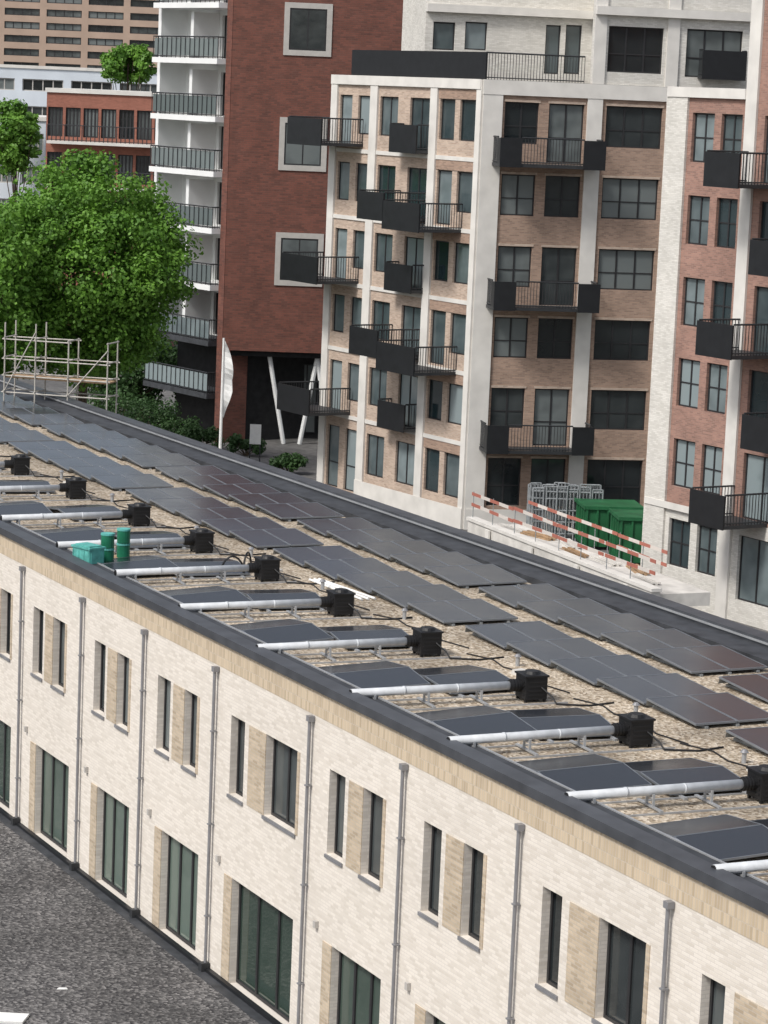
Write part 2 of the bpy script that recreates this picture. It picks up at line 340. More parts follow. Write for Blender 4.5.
# ------------------------------------------------ solar panels
def module(r, a, b_, y0, y1, mat):
    g = part('panel', MB().slab(a, b_, y0, y1, .03), mat, r)
    f = MB(); t = .018; dx = (b_[0]-a[0]); dz = (b_[1]-a[1])
    def P(s_): return (a[0]+dx*s_, a[1]+dz*s_-.004)
    f.slab(P(-.004), P(1.004), y0-.003, y0+t, .038); f.slab(P(-.004), P(1.004), y1-t, y1+.003, .038)
    f.slab(P(-.005), P(t/2), y0+t, y1-t, .038); f.slab(P(1-t/2), P(1.005), y0+t, y1-t, .038)
    part('frame', f, 'pframe', g)
def make_mono():
    r = thing('solar_panel_pair', 'x', 'solar panels')
    for y0, y1 in ((-.94, -.010), (.010, .94)): module(r, (-.87, .185), (.87, .075), y0, y1, 'solar')
    s_ = MB()
    for y in (-.7, 0, .7):
        s_.box(-.92, y-.03, 0, .9, y+.03, .05); s_.box(-.86, y-.02, .05, -.82, y+.02, .18)
    part('mounting', s_, 'steel', r)
    part('wind_deflector', MB().slab((-.92, .06), (-.88, .18), -.92, .92, .01), 'steel', r)
    return r
def make_tent(w=1.65):
    r = thing('solar_panel_pair', 'x', 'solar panels')
    module(r, (.012, .17), (1.06, .06), -w/2, w/2, 'solard'); module(r, (-1.06, .06), (-.012, .17), -w/2, w/2, 'solard')
    s_ = MB()
    for y in (-w/2+.2, w/2-.2):
        s_.box(-1.25, y-.03, 0, 1.25, y+.03, .045); s_.box(-.02, y-.03, .045, .02, y+.03, .17)
    part('mounting', s_, 'alu', r)
    return r
protos = {'m': make_mono(), 't': make_tent()}; used = set()
def put_pair(kind, u, v, label, grp, dz=0, rot=0, tilt=0):
    o = protos[kind] if kind not in used else copy_tree(protos[kind]); used.add(kind)
    o.location = F.W(u, v, ZG+dz); o.rotation_euler = (tilt+random.uniform(-.003, .003), random.uniform(-.006, .006), F.a+rot); o['label'] = label; o['group'] = grp
def vis(u, v):
    x, y = project(F.W(u, v, ZG+.2)); return -45 < x < 815 and y < 1040
for v, off, nm, gp in ((9.25, .6, 'rear parapet row', 'solar panels along the rear parapet'), (6.72, 4.6, 'inner row by the bare gravel', 'solar panels in the inner row')):
    us = []; u = off; k = 0
    while u < L-1.5:
        if vis(u, v): us.append(u)
        u += 1.83; k += 1
        if k % 5 == 0: u += .9
    for i, u in enumerate(reversed(us)):
        put_pair('m', u, v, 'dark solar panel pair, %s from the right in the %s' % (ORD[i], nm), gp, rot=random.uniform(-.003, .003))
# ------------------------------------------------ ventilation units
BX = [(35, 474), (82, 498), (147, 525), (203, 552), (268, 580), (340, 615), (423, 655), (530, 700), (635, 745), (765, 800), (905, 872)]
def make_unit():
    r = thing('ventilation_unit', 'x', 'ventilation unit')
    b = MB(); b.box(-.24, -.23, .06, .24, .23, .50); b.box(-.265, -.255, .50, .265, .255, .535)
    b.tube((0, 0, .535), (0, 0, .59), .17, .14, n=16)
    for i in range(4): b.box(.24, -.18, .13+i*.085, .252, .18, .16+i*.085)
    for i in range(4): b.box(-.18, -.242, .13+i*.085, .18, -.23, .16+i*.085)
    for x in (-.22, .17):
        for y in (-.22, .17): b.box(x, y, 0, x+.05, y+.05, .06)
    part('housing', b, 'plastic', r)
    k = MB()
    for i in range(4): k.tube((0, -.23-i*.06, .31), (0, -.27-i*.06, .31), .125, n=16)
    k.tube((0, -.23, .31), (0, -.48, .31), .11, n=16)
    part('hose_collar', k, 'plastic', r)
    d = MB(); d.tube((0, -.46, .31), (0, -3.75, .29), .082, n=16)
    for y in (-1.55, -2.65): d.tube((0, y, .30), (0, y-.04, .30), .088, n=16)
    part('duct', d, 'duct', r, smooth=True)
    part('duct_mouth', MB().tube((0, -3.752, .29), (0, -3.77, .29), .072, n=16), 'plastic', r)
    s_ = MB()
    for y in (-1.1, -2.2, -3.3):
        s_.box(-.42, y-.03, .03, .42, y+.03, .06); s_.box(-.13, y-.02, .06, -.10, y+.02, .26); s_.box(.10, y-.02, .06, .13, y+.02, .26); s_.box(-.10, y-.02, .18, .10, y+.02, .21)
    s_.box(.40, -3.5, 0, .43, .6, .03); s_.box(-.43, -3.5, 0, -.40, .6, .03)
    part('stand', s_, 'alu', r)
    c = MB().path([(.25, .1, .3), (.42, .25, .15), (.55, .3, .03), (.75, .9, .02), (.6, 1.5, .02)], .018)
    part('cable', c, 'plastic', r)
    return r
up = make_unit(); bs = []
for i, (px, py) in enumerate(BX): bs.append(F.uv(px, py, ZG))
bs_sorted = sorted(bs)
bs_sorted = [(bs_sorted[0][0]-4.4, bs_sorted[0][1])]+bs_sorted
for i, (u, v) in enumerate(bs_sorted):
    o = up if i == 0 else copy_tree(up)
    o.location = F.W(u, min(4.3, max(4.0, v)), ZG); o.rotation_euler = (0, 0, F.a-.08+random.uniform(-.03, .03)); o['group'] = 'black roof ventilation units with silver ducts'
    o['label'] = 'black ventilation box with silver duct, %s from the roof far end' % ORD[i]
j = 0
for (u, v), (u2, v2) in zip(bs_sorted, bs_sorted[1:]+[(bs_sorted[-1][0]+4.3, 4)]):
    um = (u+u2)/2
    put_pair('t', um+.3+random.uniform(-.15, .15), 3.4+random.uniform(-.15, .15), 'dark solar panel pair between ducts, inward, %s from far end' % ORD[j], 'solar panels between the ducts', rot=-.06+random.uniform(-.12, .12))
    put_pair('t', um-.1+random.uniform(-.2, .2), 1.7, 'dark solar panel pair by street coping, %s from far end' % ORD[j], 'solar panels by the street coping', rot=-.04+random.uniform(-.06, .06), tilt=.04, dz=.03)
    j += 1
rv = random.Random(3)
for i, (u, v) in enumerate(bs_sorted[1:-1]):
    o = thing('roof_vent', 'small pale vent pipe with cap on roof gravel, %s from far end' % ORD[i], 'vent', F.W(u+1.3+rv.uniform(-.5, .5), 5.15+rv.uniform(-.1, .2), ZG), 0, 'small roof vents on the gravel')
    part('pipe', MB().tube((0, 0, 0), (0, 0, .2), .045, n=10), 'alu', o); part('cap', MB().tube((0, 0, .2), (0, 0, .25), .08, .04, n=10), 'zinc', o)
    uu = u+rv.uniform(2.2, 2.8)
    single('ballast_tile', MB().box(-.3, -.15, 0, .3, .15, .05).box(-.28, -.13, .051, .02, .13, .1), 'concrete', 'grey ballast tiles on the roof gravel, %s from far end' % ORD[i], 'tile', F.W(uu, 5.0, ZG), F.a+rv.uniform(-.4, .4), 'ballast tiles on the roof gravel')
    single('roof_cable', MB().path([(0, 0, .02), (.7, .25, .02), (1.4, .1, .02), (2.2, .3, .02), (3.0, .05, .02), (3.9, .2, .02)], .015), 'plastic', 'thin black cable snaking over the gravel, %s from far end' % ORD[i], 'cable', F.W(u+.2, 4.85, ZG), F.a+rv.uniform(-.04, .04), 'cables on the roof gravel')
u, v = F.uv(375, 578, ZG)
for i in range(3): single('conduit_pipe', MB().tube((0, 0, .04), (2.6, .1, .04), .03, n=8), 'whitepaint', 'white conduit pipe lying on the gravel beside the inner row, %s one' % ('nearest', 'middle', 'farthest')[i], 'pipe', F.W(u, 5.25+i*.12, ZG), F.a+.02*i, 'loose white conduit pipes')
for px, py, nm in ((107, 566, 'left'), (123, 561, 'right')):
    u, v = F.uv(px, py, ZG); o = thing('paint_tin', 'stack of green tins on the roof edge, %s one of two' % nm, 'tin', F.W(u, v, ZG+.10))
    part('pallet', MB().box(-.25, -.2, -.10, .25, .2, -.003), 'wood', o)
    for k in range(2):
        t = part('tin', MB().tube((0, 0, k*.36), (0, 0, k*.36+.33), .16, n=18), 'bucket', o)
        part('rim', MB().tube((0, 0, k*.36+.30), (0, 0, k*.36+.345), .17, n=18), 'teal', t)
u, v = F.uv(88, 569, ZG)
o = thing('crate', 'boxy teal crate with lid beside the green tins on the roof', 'crate', F.W(u, v, ZG), F.a+.3)
b = MB().box(-.33, -.22, .05, .33, .22, .52)
for x in (-.31, -.1, .1, .29): b.box(x, -.235, .05, x+.025, -.2205, .48)
for y in (-.18, .15): b.box(.3305, y, .05, .345, y+.025, .48)
part('body', b, 'teal', o)
part('lid', MB().box(-.36, -.25, .523, .36, .25, .57).box(-.28, -.18, .571, .28, .18, .60), 'teal', o)
part('feet', MB().box(-.3, -.2, 0, -.2, .2, .048).box(.2, -.2, 0, .3, .2, .048), 'plastic', o)
for n_, (px, py) in enumerate(((232, 577), (247, 573))):
    u, v = F.uv(px, py, ZG)
    single('cable_loop', MB().path([(math.cos(math.pi*k/12)*.3, 0, math.sin(math.pi*k/12)*.5) for k in range(13)], .025), 'plastic', 'black cable loop standing on the roof by a duct, %s one' % ('left', 'right')[n_], 'cable', F.W(u, v, ZG), .3+n_)

# ------------------------------------------------ MIDDLE TOWER
c2 = on_z(463, 529, 0); aL = math.radians(32.2); aF = math.radians(11)
TL = Fr(c2[:2], math.atan2(-math.cos(aL), math.sin(aL)))
TF = Fr(c2[:2], aF)
root = thing('apartment_tower', 'middle apartment tower with pale left face, brown brick front and black balconies', 'building', c2)
zr0 = TF.z(517, 102); zr5 = TF.z(505, 458); fl = (zr0-zr5)/5
ztop = TF.z(490, 80)
uL = TL.u(327, 250); uR = TF.u(664, 300)
tops = [zr0-fl*i for i in range(6)]
colp = [(340, 352), (358, 370), (380, 398), (410, 430), (440, 455), (460, 476)]
lc = [(TL.u(a, 112), TL.u(b_, 112)) for a, b_ in colp]
holes = []; ws = []
for r in range(6):
    for c, (a, b_) in enumerate(lc):
        door = (r % 2 == 0 and r < 5 and c in (0, 3)) or (r in (1, 3) and c in (3, 4))
        z1 = tops[r]; z0 = z1-(2.35 if door else 1.75)
        if r == 5: z0 = z1-1.9
        if r == 5 and c < 2: z0 = .25
        ws.append((a, b_, z0, z1)); holes.append((a, z0, b_, z1))
fpart('wall', holed(uL, 0, 0, ztop, holes), 'tpale', root, TL)
for a, b_, z0, z1 in ws:
    window(root, TL, a, b_, z0, z1, v=.10, mull=1 if b_-a > 1.3 else 0, gm='bglass', trans=.4 if z0 < .5 else 0)
edges = [(uL, lc[0][0]-.15), (lc[1][1]+.12, lc[2][0]-.12), (lc[3][1]+.12, lc[4][0]-.12), (lc[5][1]+.12, 0)]
for i, (a, b_) in enumerate(edges): fpart('pilaster', MB().box(a, -.10, 0, b_+(-.002), -.002, ztop+.01), 'stone', root, TL)
for r in range(-1, 6):
    z = (tops[r] if r >= 0 else tops[0]+fl)+.45
    if z < ztop:
        for (a, b_), (c, d) in zip(edges, edges[1:]): fpart('stone_band', MB().box(b_+.002, -.06, z, c-.002, -.002, z+.18), 'stone', root, TL)
fpart('stone_plinth', MB().box(edges[1][0], -.14, 0, -.003, -.102, .9), 'stone', root, TL)
for r in range(6):
    a, b_ = edges[2][1]+.01, edges[3][0]-.01
    fpart('brick_infill', MB().box(a, -.03, tops[r]+.02, b_, -.004, tops[r]+.44), 'tbrown', root, TL)
fc = [(TF.u(501, 192), TF.u(535, 192)), (TF.u(545, 193), TF.u(580, 193)), (TF.u(602, 196), TF.u(658, 196))]
holes = []; ws = []
for r in range(6):
    for c, (a, b_) in enumerate(fc):
        z1 = tops[r]; z0 = z1-(2.5 if (c == 1 and r in (0, 2, 4)) else 1.75)
        if r == 5: z0 = z1-2.1
        ws.append((a, b_, z0, z1, 2 if c == 2 else 1)); holes.append((a, z0, b_, z1))
fpart('wall', holed(0, uR, 0, ztop, holes), 'tbrown', root, TF)
for a, b_, z0, z1, mu in ws:
    window(root, TF, a, b_, z0, z1, v=.12, mull=mu, trans=.42, gm='glass')
    fpart('lintel', MB().box(a-.05, -.03, z1+.003, b_+.05, -.003, z1+.10), 'tpale', root, TF)
for a, b_ in ((0.0, fc[0][0]-.12), (fc[1][1]+.12, fc[2][0]-.2), (fc[2][1]+.15, uR)):
    fpart('pilaster', MB().box(a, -.10, 0, b_, -.002, ztop-.6), 'stone', root, TF)
fpart('cornice', MB().box(-.02, -.12, ztop-.598, uR, -.002, ztop+.02), 'stone', root, TF)
fpart('cornice', MB().box(uL, -.13, ztop-.4, -.05, -.103, ztop+.02), 'stone', root, TL)
fpart('stone_plinth', MB().box(.01, -.14, 0, uR, -.102, .9), 'stone', root, TF)
pc = [Vector((0, 0, 0)), TF.ex*uR, TF.ex*uR-TL.ex*(-uL)*1.0, TL.ex*uL]
cen = sum(pc, Vector())/4
part('core', MB().prism([(cen+(p-cen)*.88)[:2] for p in pc], 0, ztop-.05), 'twhite', root)
part('roof', MB().prism([(cen+(p-cen)*.955)[:2] for p in pc], ztop-.045, ztop+.03), 'membrane', root)
def lbal(rt, fr, x1, x2, y0, y1, d):
    ym = (y0+y1)/2; u0 = fr.u(x1, ym, -d); u1 = fr.u(x2, ym, -d); z = fr.z((x1+x2)/2, y1, -d)+.2
    balcony(rt, fr, u0, u1, z, d, 'solid')
for x1, x2, y0, y1 in ((288, 322, 118, 146), (282, 318, 248, 283), (278, 310, 377, 414), (358, 384, 188, 221), (383, 420, 195, 232), (350, 378, 322, 357), (377, 415, 333, 374)):
    lbal(root, TL, x1, x2, y0, y1, 2.2)
for x1, x2, y0, y1 in ((390, 417, 124, 154), (385, 412, 262, 293), (378, 405, 398, 431)): lbal(root, TL, x1, x2, y0, y1, .7)
for x1, x2, y1 in ((500, 606, 170), (494, 600, 313), (487, 594, 456)):
    u0 = TF.u(x1, y1-20, -1.5); u1 = TF.u(x2, y1-20, -1.5); balcony(root, TF, u0, u1, TF.z((x1+x2)/2, y1, -1.5)+.2, 1.5, 'ends')
zp = TF.z(490, 52)
fpart('terrace_parapet', MB().box(TL.u(350, 60), .1, ztop+.03, -.05, .18, zp), 'black', root, TL)
r = MB(); railing(r, (.1, 0), (TF.u(586, 60), 0), zp-ztop-.05); fpart('railing', r, 'rail', root, TF, 0, .15, ztop+.03)
ztt = ztop+8.5; vb = 7.0
uc = TF.u(594, 40); uc2 = TF.u(592, 40, vb)
def px_holes(fr, lst, v=0): return [(fr.u(x0, (y0+y1)/2, v), fr.z((x0+x1)/2, y1, v), fr.u(x1, (y0+y1)/2, v), fr.z((x0+x1)/2, y0, v)) for x0, x1, y0, y1 in lst]
hb = px_holes(TF, ((433, 455, 22, 50), (465, 487, 22, 50), (545, 560, 25, 74), (565, 581, 25, 74)), vb)
u0 = TF.u(425, 40, vb)
fpart('penthouse_wall', holed(u0, uc2, ztop+.03, ztt, hb), 'twhite', root, TF, 0, vb, 0)
for a, z0, b_, z1 in hb: window(root, TF, a, b_, z0, z1, v=vb+.12, mull=0, gm='bglass')
hf = px_holes(TF, ((608, 663, 27, 73), (686, 742, 30, 78)))
ue = TF.u(752, 60)
fpart('penthouse_wall', holed(uc, ue, ztop+.03, ztt, hf), 'twhite', root, TF, 0, .0, 0)
for a, z0, b_, z1 in hf: window(root, TF, a, b_, z0, z1, v=.12, mull=2, gm='glass', trans=.4)
fpart('penthouse_side', MB().prism([(uc, .302), (uc+.4, .302), (uc2+.4, vb-.002), (uc2, vb-.002)], ztop+.03, ztt), 'twhite', root, TF)
fpart('penthouse_body', MB().box(u0+.1, vb+.302, ztop+.035, uc2-.003, vb+6, ztt-.1), 'twhite', root, TF)
for px in (600, 673): fpart('pilaster', MB().box(TF.u(px-6, 40), -.09, ztop+.03, TF.u(px+6, 40), -.002, ztt), 'stone', root, TF)
zb2 = TF.z(640, 14)
fpart('stone_band', MB().box(uc, -.3, zb2-.1, ue, -.092, zb2+.25), 'stone', root, TF)
fpart('stone_band', MB().box(u0, vb-.3, zb2-.1, uc2, vb-.003, zb2+.25), 'stone', root, TF)
u0b, u1b = TF.u(702, 70, -.6), TF.u(746, 70, -.6); balcony(root, TF, u0b, u1b, TF.z(720, 81, -.6)+.2, .6, 'solid')
fpart('side_wall', MB().box(uR+.003, .3, 0, ue+3, 9, ztop+.02), 'twhite', root, TF)

# ------------------------------------------------ RIGHT TOWER
p3 = on_z(662, 600, 0); TR = Fr(p3[:2], TL.a)
root = thing('apartment_tower', 'nearest apartment tower at the right edge with pinkish brick and white base', 'building', p3)
zt0 = TR.z(704, 113); zt5 = TR.z(684, 521); fl3 = (zt0-zt5)/5
top3 = TR.z(700, 88)
uc3 = [(TR.u(692, 131), TR.u(714, 131)), (TR.u(721, 132), TR.u(742, 132))]
uP = TR.u(746, 132); uP2 = TR.u(757, 132); b0 = uP2+.4
uc3 += [(b0, b0+2.0), (b0+2.6, b0+4.2), (b0+5.2, b0+7)]
uE = b0+10
holes = []; ws = []
for r in range(6):
    z1 = zt0-fl3*r
    for c, (a, b_) in enumerate(uc3):
        z0 = z1-(1.8 if c < 2 else 2.4); ws.append((a, b_, z0, z1)); holes.append((a, z0, b_, z1))
zbase = zt0-fl3*5+.5
u00 = TR.u(668, 131)
fpart('wall', holed(u00, uE, zbase, top3, [h for h in holes if h[3] > zbase]), 'tpink', root, TR)
fpart('base_wall', holed(u00, uE, 0, zbase-.002, [h for h in holes if h[3] < zbase]), 'twhite', root, TR)
for a, b_, z0, z1 in ws: window(root, TR, a, b_, z0, z1, v=.12, mull=1, trans=.5 if a < uP else 0, gm='bglass')
fpart('pilaster', MB().box(u00-.05, -.1, 0, TR.u(688, 131), -.003, top3+.02), 'twhite', root, TR)
fpart('pilaster', MB().box(uP, -.1, 0, uP2, -.003, top3+7), 'stone', root, TR)
fpart('cornice', MB().box(u00, -.14, top3-.35, uP-.002, -.102, top3+.02), 'stone', root, TR)
fpart('stone_band', MB().box(u00, -.14, zbase-.15, uP-.002, -.102, zbase+.1), 'stone', root, TR)
fpart('upper_wall', MB().box(uP, 0, top3+.003, uE, 8, top3+7), 'tpink', root, TR)
fpart('core', MB().box(u00+.1, .302, 0, uE, 11, top3-.01), 'twhite', root, TR)
for x1, x2, y0, y1 in ((705, 740, 150, 189), (697, 733, 320, 359), (690, 725, 488, 528)):
    lbal(root, TR, x1, x2, y0, y1, 2.0)
for x1, x2, y0, y1 in ((750, 800, 238, 279), (742, 792, 411, 455)): lbal(root, TR, x1, x2, y0, y1, 1.2)

# ------------------------------------------------ RED BUILDING
cR = on_z(219.5, 443, 0); RF = Fr(cR[:2], math.radians(4)); aB = math.radians(36); RL = Fr(cR[:2], math.atan2(-math.cos(aB), math.sin(aB)))
root = thing('apartment_block', 'tall dark red brick block with white balcony bays on its left side', 'building', cR)
zlow = RF.z(224, 350); zhi = 29.0
wr = px_holes(RF, ((284, 332, 3, 56), (279, 327, 118, 171), (275, 323, 233, 286)))
uEr = RF.u(470, 30)
fpart('wall', holed(0, uEr, zlow, zhi, wr), 'red', root, RF)
for a, z0, b_, z1 in wr:
    window(root, RF, a, b_, z0, z1, v=-.06, mull=0, fm='gframe', b=.28)
    window(root, RF, a+.3, b_-.3, z0+.3, z1-.3, v=-.03, mull=1, trans=.35)
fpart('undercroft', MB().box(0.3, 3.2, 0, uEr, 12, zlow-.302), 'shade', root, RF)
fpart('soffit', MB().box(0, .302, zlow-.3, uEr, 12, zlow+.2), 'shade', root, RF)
fpart('core', MB().box(0.3, .302, zlow+.203, uEr, 12, zhi-.1), 'red', root, RF)
for xa, xb in ((270, 284), (318, 300), (318, 330)):
    a = RF.u(xa, 352); c = RF.u(xb, 440)
    fpart('slanted_column', MB().tube((a, .6, zlow-.31), (c, .6, 0), .12, n=8), 'white', root, RF)
for px in (236, 252, 296): a = RF.u(px, 400, 3); window(root, RF, a, a+1.1, .3, zlow-.9, v=3.1, mull=1, name='shop_window')
uB = RL.u(159, 120)
slabs = [RL.z(190, y) for y in (3, 58, 115, 169, 225, 281, 336, 388)]
zdark = slabs[6]-.3
holes = []; ws = []
for z in slabs:
    for a, b_ in ((uB*.92, uB*.62), (uB*.5, uB*.14)): holes.append((a, z+.05, b_, z+2.3)); ws.append((a, b_, z+.05, z+2.3))
fpart('balcony_wall', holed(uB, -.25, zdark, zhi-.5, [h for h in holes if h[1] > zdark]), 'white', root, RL, 0, 1.6, 0)
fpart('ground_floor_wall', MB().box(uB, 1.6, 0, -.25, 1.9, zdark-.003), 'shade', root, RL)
for a, b_, z0, z1 in ws:
    if z0 > zdark: window(root, RL, a, b_, z0, z1, v=1.75, mull=1, gm='glass', name='balcony_door')
fpart('fin_wall', MB().box(-.55, -.02, 0, -.02, 1.6, zhi-.3), 'red', root, RL)
fpart('fin_wall', MB().box(uB-.3, -.02, zdark, uB, 1.6, zhi-.3), 'white', root, RL)
for i, z in enumerate(slabs):
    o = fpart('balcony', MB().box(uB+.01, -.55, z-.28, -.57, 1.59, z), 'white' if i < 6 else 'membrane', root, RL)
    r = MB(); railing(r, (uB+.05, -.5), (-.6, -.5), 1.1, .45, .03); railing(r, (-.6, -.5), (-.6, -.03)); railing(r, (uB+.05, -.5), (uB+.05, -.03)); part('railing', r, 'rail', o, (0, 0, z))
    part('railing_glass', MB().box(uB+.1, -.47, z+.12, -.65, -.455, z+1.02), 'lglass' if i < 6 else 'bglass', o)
    if i < 7: part('divider', MB().box(uB*.58, 0, z, uB*.54, 1.59, z+2.4), 'white', o)
fpart('core', MB().box(uB, 1.92, zlow+.25, -.3, 9, zhi-.6), 'white', root, RL)
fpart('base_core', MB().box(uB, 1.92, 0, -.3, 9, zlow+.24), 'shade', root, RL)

# ------------------------------------------------ FAR BUILDINGS
def far_block(name, label, px0, px1, ytop, Y, angd, mat, hts, depth=12, glassm='glass', bays=None, band=.45):
    P = at_depth(px0, ytop, Y); fr = Fr(P[:2], math.radians(angd)); z1 = P.z; w = fr.u(px1, ytop)
    rt = thing(name, label, 'building', (P.x, P.y, 0))
    holes = []
    z = z1-1.0
    while z-hts > 1 and len(holes) < 90:
        zz0 = z-hts*band*1.05
        for i in range(bays):
            holes.append((w*(i+.08)/bays, zz0, w*(i+.92)/bays, z))
        z -= hts
    fpart('wall', holed(0, w, 0, z1, holes), mat, rt, fr)
    for a, z0, b_, zt_ in holes: window(rt, fr, a, b_, z0, zt_, v=.15, mull=3, fm='frame' if mat != 'farwhite' else 'gframe', gm=glassm, b=.09)
    fpart('rear_wall', MB().box(0, .302, 0, w, depth, z1-.02), mat, rt, fr)
    fpart('coping', MB().box(-.1, -.12, z1+.003, w+.1, depth, z1+.3), 'stone', rt, fr)
    return rt, fr, w, z1
far_block('apartment_slab', 'very distant tan apartment slab with rows of window bands at top left', -40, 170, -30, 330, 3, 'fartan', 1.6, bays=5, band=.5)
far_block('office_building', 'distant white office building with long window strips below the tan slab', -30, 165, 66, 265, 2, 'farwhite', 2.6, bays=4, band=.42)
far_block('office_building', 'distant pale blue-white block at the left edge above the tree', -30, 46, 118, 215, 2, 'farwhite', 2.6, bays=3, band=.5, glassm='lglass')
rt, fr, w, z1 = far_block('brick_building', 'distant orange brick housing block between tree and red block', 47, 172, 92, 190, -4, 'orange', 3.1, bays=7, band=.62)
for z in (z1-3.3, z1-6.4):
    o = fpart('balcony', MB().box(.3, -1.3, z-.2, w-.2, -.01, z), 'stone', rt, fr)
    r = MB(); railing(r, (.35, -1.25), (w-.25, -1.25), 1.1, .3, .06); part('railing', r, 'rail', o, (0, 0, z))

# ------------------------------------------------ vegetation
def leaves(clumps, n, size, seed):
    rnd = random.Random(seed); mb = MB()
    for c, r in clumps:
        for i in range(n):
            d = Vector((rnd.gauss(0, 1), rnd.gauss(0, 1), rnd.gauss(0, 1))).normalized()
            p = Vector(c)+Vector((d.x*r, d.y*r, d.z*r*.75))*(rnd.random()**.45)
            nn = (d+Vector((rnd.gauss(0, .6), rnd.gauss(0, .6), rnd.gauss(.5, .6)))).normalized()
            a = nn.orthogonal().normalized(); a.rotate(Matrix.Rotation(rnd.random()*6.28, 3, nn)); b_ = nn.cross(a); s = size*rnd.uniform(.6, 1.3)
            mb.quad(p-a*s*.5, p+b_*s*.36, p+a*s*.5, p-b_*s*.36)
    return mb
def tree(name, label, base, zc, rx, rz, ncl, n, size, mat, seed, cr_=1.25, kmax=.92, kmin=.45):
    rnd = random.Random(seed); o = thing(name, label, 'tree', base)
    cl = []
    for i in range(ncl):
        d = Vector((rnd.gauss(0, 1), rnd.gauss(0, 1), rnd.gauss(0, 1))).normalized(); k = rnd.uniform(kmin, kmax)
        cl.append(((d.x*rx*k, d.y*rx*k, zc+d.z*rz*k), cr_*rnd.uniform(.6, 1.3)))
    t = MB().tube((0, 0, 0), (.1, 0, zc*.45), .32*rx/5.5, .24*rx/5.5).tube((.1, 0, zc*.45), (0, .1, zc*1.0), .24*rx/5.5, .08)
    for i in range(12):
        c = cl[i*len(cl)//12][0]; t.tube((.05, 0, zc*(.42+.04*(i % 6))), c, .12*rx/5.5, .03, n=6)
    part('trunk', t, 'bark', o); part('crown', leaves(cl, n, size, seed+1), mat, o)
pT = on_z(78, 472, 0); zc = at_depth(78, 268, pT.y).z
tree('broadleaf_tree', 'large bright green leafy tree on the left in front of the red block', pT, zc, 5.6, 6.0, 400, 200, .21, 'leaf', 3, 1.05, .86, .5)
pT = on_z(-30, 480, 0); tree('broadleaf_tree', 'green tree cut off by the left photo edge behind the scaffold', pT, zc-1.0, 4.4, 5.4, 160, 190, .22, 'leaf', 11, 1.05)
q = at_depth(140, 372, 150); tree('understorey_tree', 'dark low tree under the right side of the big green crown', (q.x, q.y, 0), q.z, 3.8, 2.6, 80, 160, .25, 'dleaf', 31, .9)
for i, (px, py, Y, r, rz, lb) in enumerate(((128, 64, 252, 2.8, 2.0, 'small distant tree in front of the white office strips'), (16, 140, 212, 1.8, 3.4, 'small distant tree in front of the white block at the left edge'))):
    q = at_depth(px, py, Y); tree('distant_tree', lb, (q.x, q.y, 0), q.z, r, rz, 70, 120, .35, 'leaf', 20+i, .75)
def shrub(px, py, r, lb, i, mat='dleaf', tall=1.0):
    q = on_z(px, py, 0); o = thing('shrub', lb, 'shrub', q)
    rnd = random.Random(i); cl = [((rnd.uniform(-r, r), rnd.uniform(-r*.6, r*.6), rnd.uniform(.3, r*1.1*tall)), r*.5) for k in range(14)]
    s_ = MB()
    for c, _ in cl: s_.tube((0, 0, 0), c, .03, .01, n=5)
    part('stems', s_, 'bark', o); part('foliage', leaves(cl, 170, .15, i), mat, o)
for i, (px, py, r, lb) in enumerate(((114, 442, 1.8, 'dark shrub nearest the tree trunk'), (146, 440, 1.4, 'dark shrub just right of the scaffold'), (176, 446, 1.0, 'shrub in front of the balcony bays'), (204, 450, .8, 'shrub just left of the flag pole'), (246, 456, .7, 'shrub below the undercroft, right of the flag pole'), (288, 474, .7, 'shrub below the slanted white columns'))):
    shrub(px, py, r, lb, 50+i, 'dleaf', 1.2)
# ------------------------------------------------ flag and sign
q = at_depth(220, 455, 124); q.z = 0; o = thing('flag_pole', 'white pole with narrow white banner flag before the red block', 'flag', q)
zf = at_depth(224, 338, q.y).z
part('pole', MB().tube((0, 0, 0), (0, 0, zf), .085, .05), 'whitepaint', o)
mb = MB(); n = 14
wd = [.05, .16, .26, .34, .40, .43, .42, .38, .40, .42, .36, .28, .18, .10, .04]
for i in range(n):
    za, zb_ = zf-.1-i*.25, zf-.1-(i+1)*.25
    ya, yb = .12*math.sin(i*1.1), .12*math.sin((i+1)*1.1)
    mb.quad((.06, 0, za), (.06, 0, zb_), (.06+wd[i+1], yb, zb_-.12), (.06+wd[i], ya, za-.12))
part('banner', mb, 'whitepaint', o)
q = on_z(256, 460, 0); o = thing('sign_board', 'small white sign board on posts by the planting', 'sign', q)
part('board', MB().box(-.28, -1.53, 1.0, .28, -1.5, 2.0), 'whitepaint', o)
for x in (-.28, .22): part('post', MB().box(x, -1.498, 0, x+.06, -1.45, 1.9), 'rail', o)

# ------------------------------------------------ scaffold
q = at_depth(4, 395, 96); fs = Fr(q[:2], math.radians(-14)); zt_s = fs.z(4, 322)
o = thing('scaffold', 'silver tube scaffold tower beyond the rear parapet at the left', 'scaffold', (q.x, q.y, 0), fs.a)
W_ = fs.u(107, 390)
us = [0, W_*.3, W_*.62, W_]
for i, u in enumerate(us):
    for y in (0, 1.0): part('standard', MB().tube((u, y, 0), (u, y, zt_s-(.0 if i != 2 else .5)-(0.5 if i == 3 else 0)), .028, n=6), 'scaf', o)
mb = MB()
for z in (zt_s-.6, zt_s-1.3, zt_s-1.9, zt_s-2.5, zt_s-4, zt_s-6):
    for y in (0, 1.0):
        e = W_ if z < zt_s-.8 else W_*.62
        mb.tube((-.1, y, z), (e+.1, y, z+(.02 if y else 0)), .024, n=6)
    for u in us: mb.tube((u, -.1, z+.06), (u, 1.1, z+.06), .024, n=6)
part('ledger', mb, 'scaf', o)
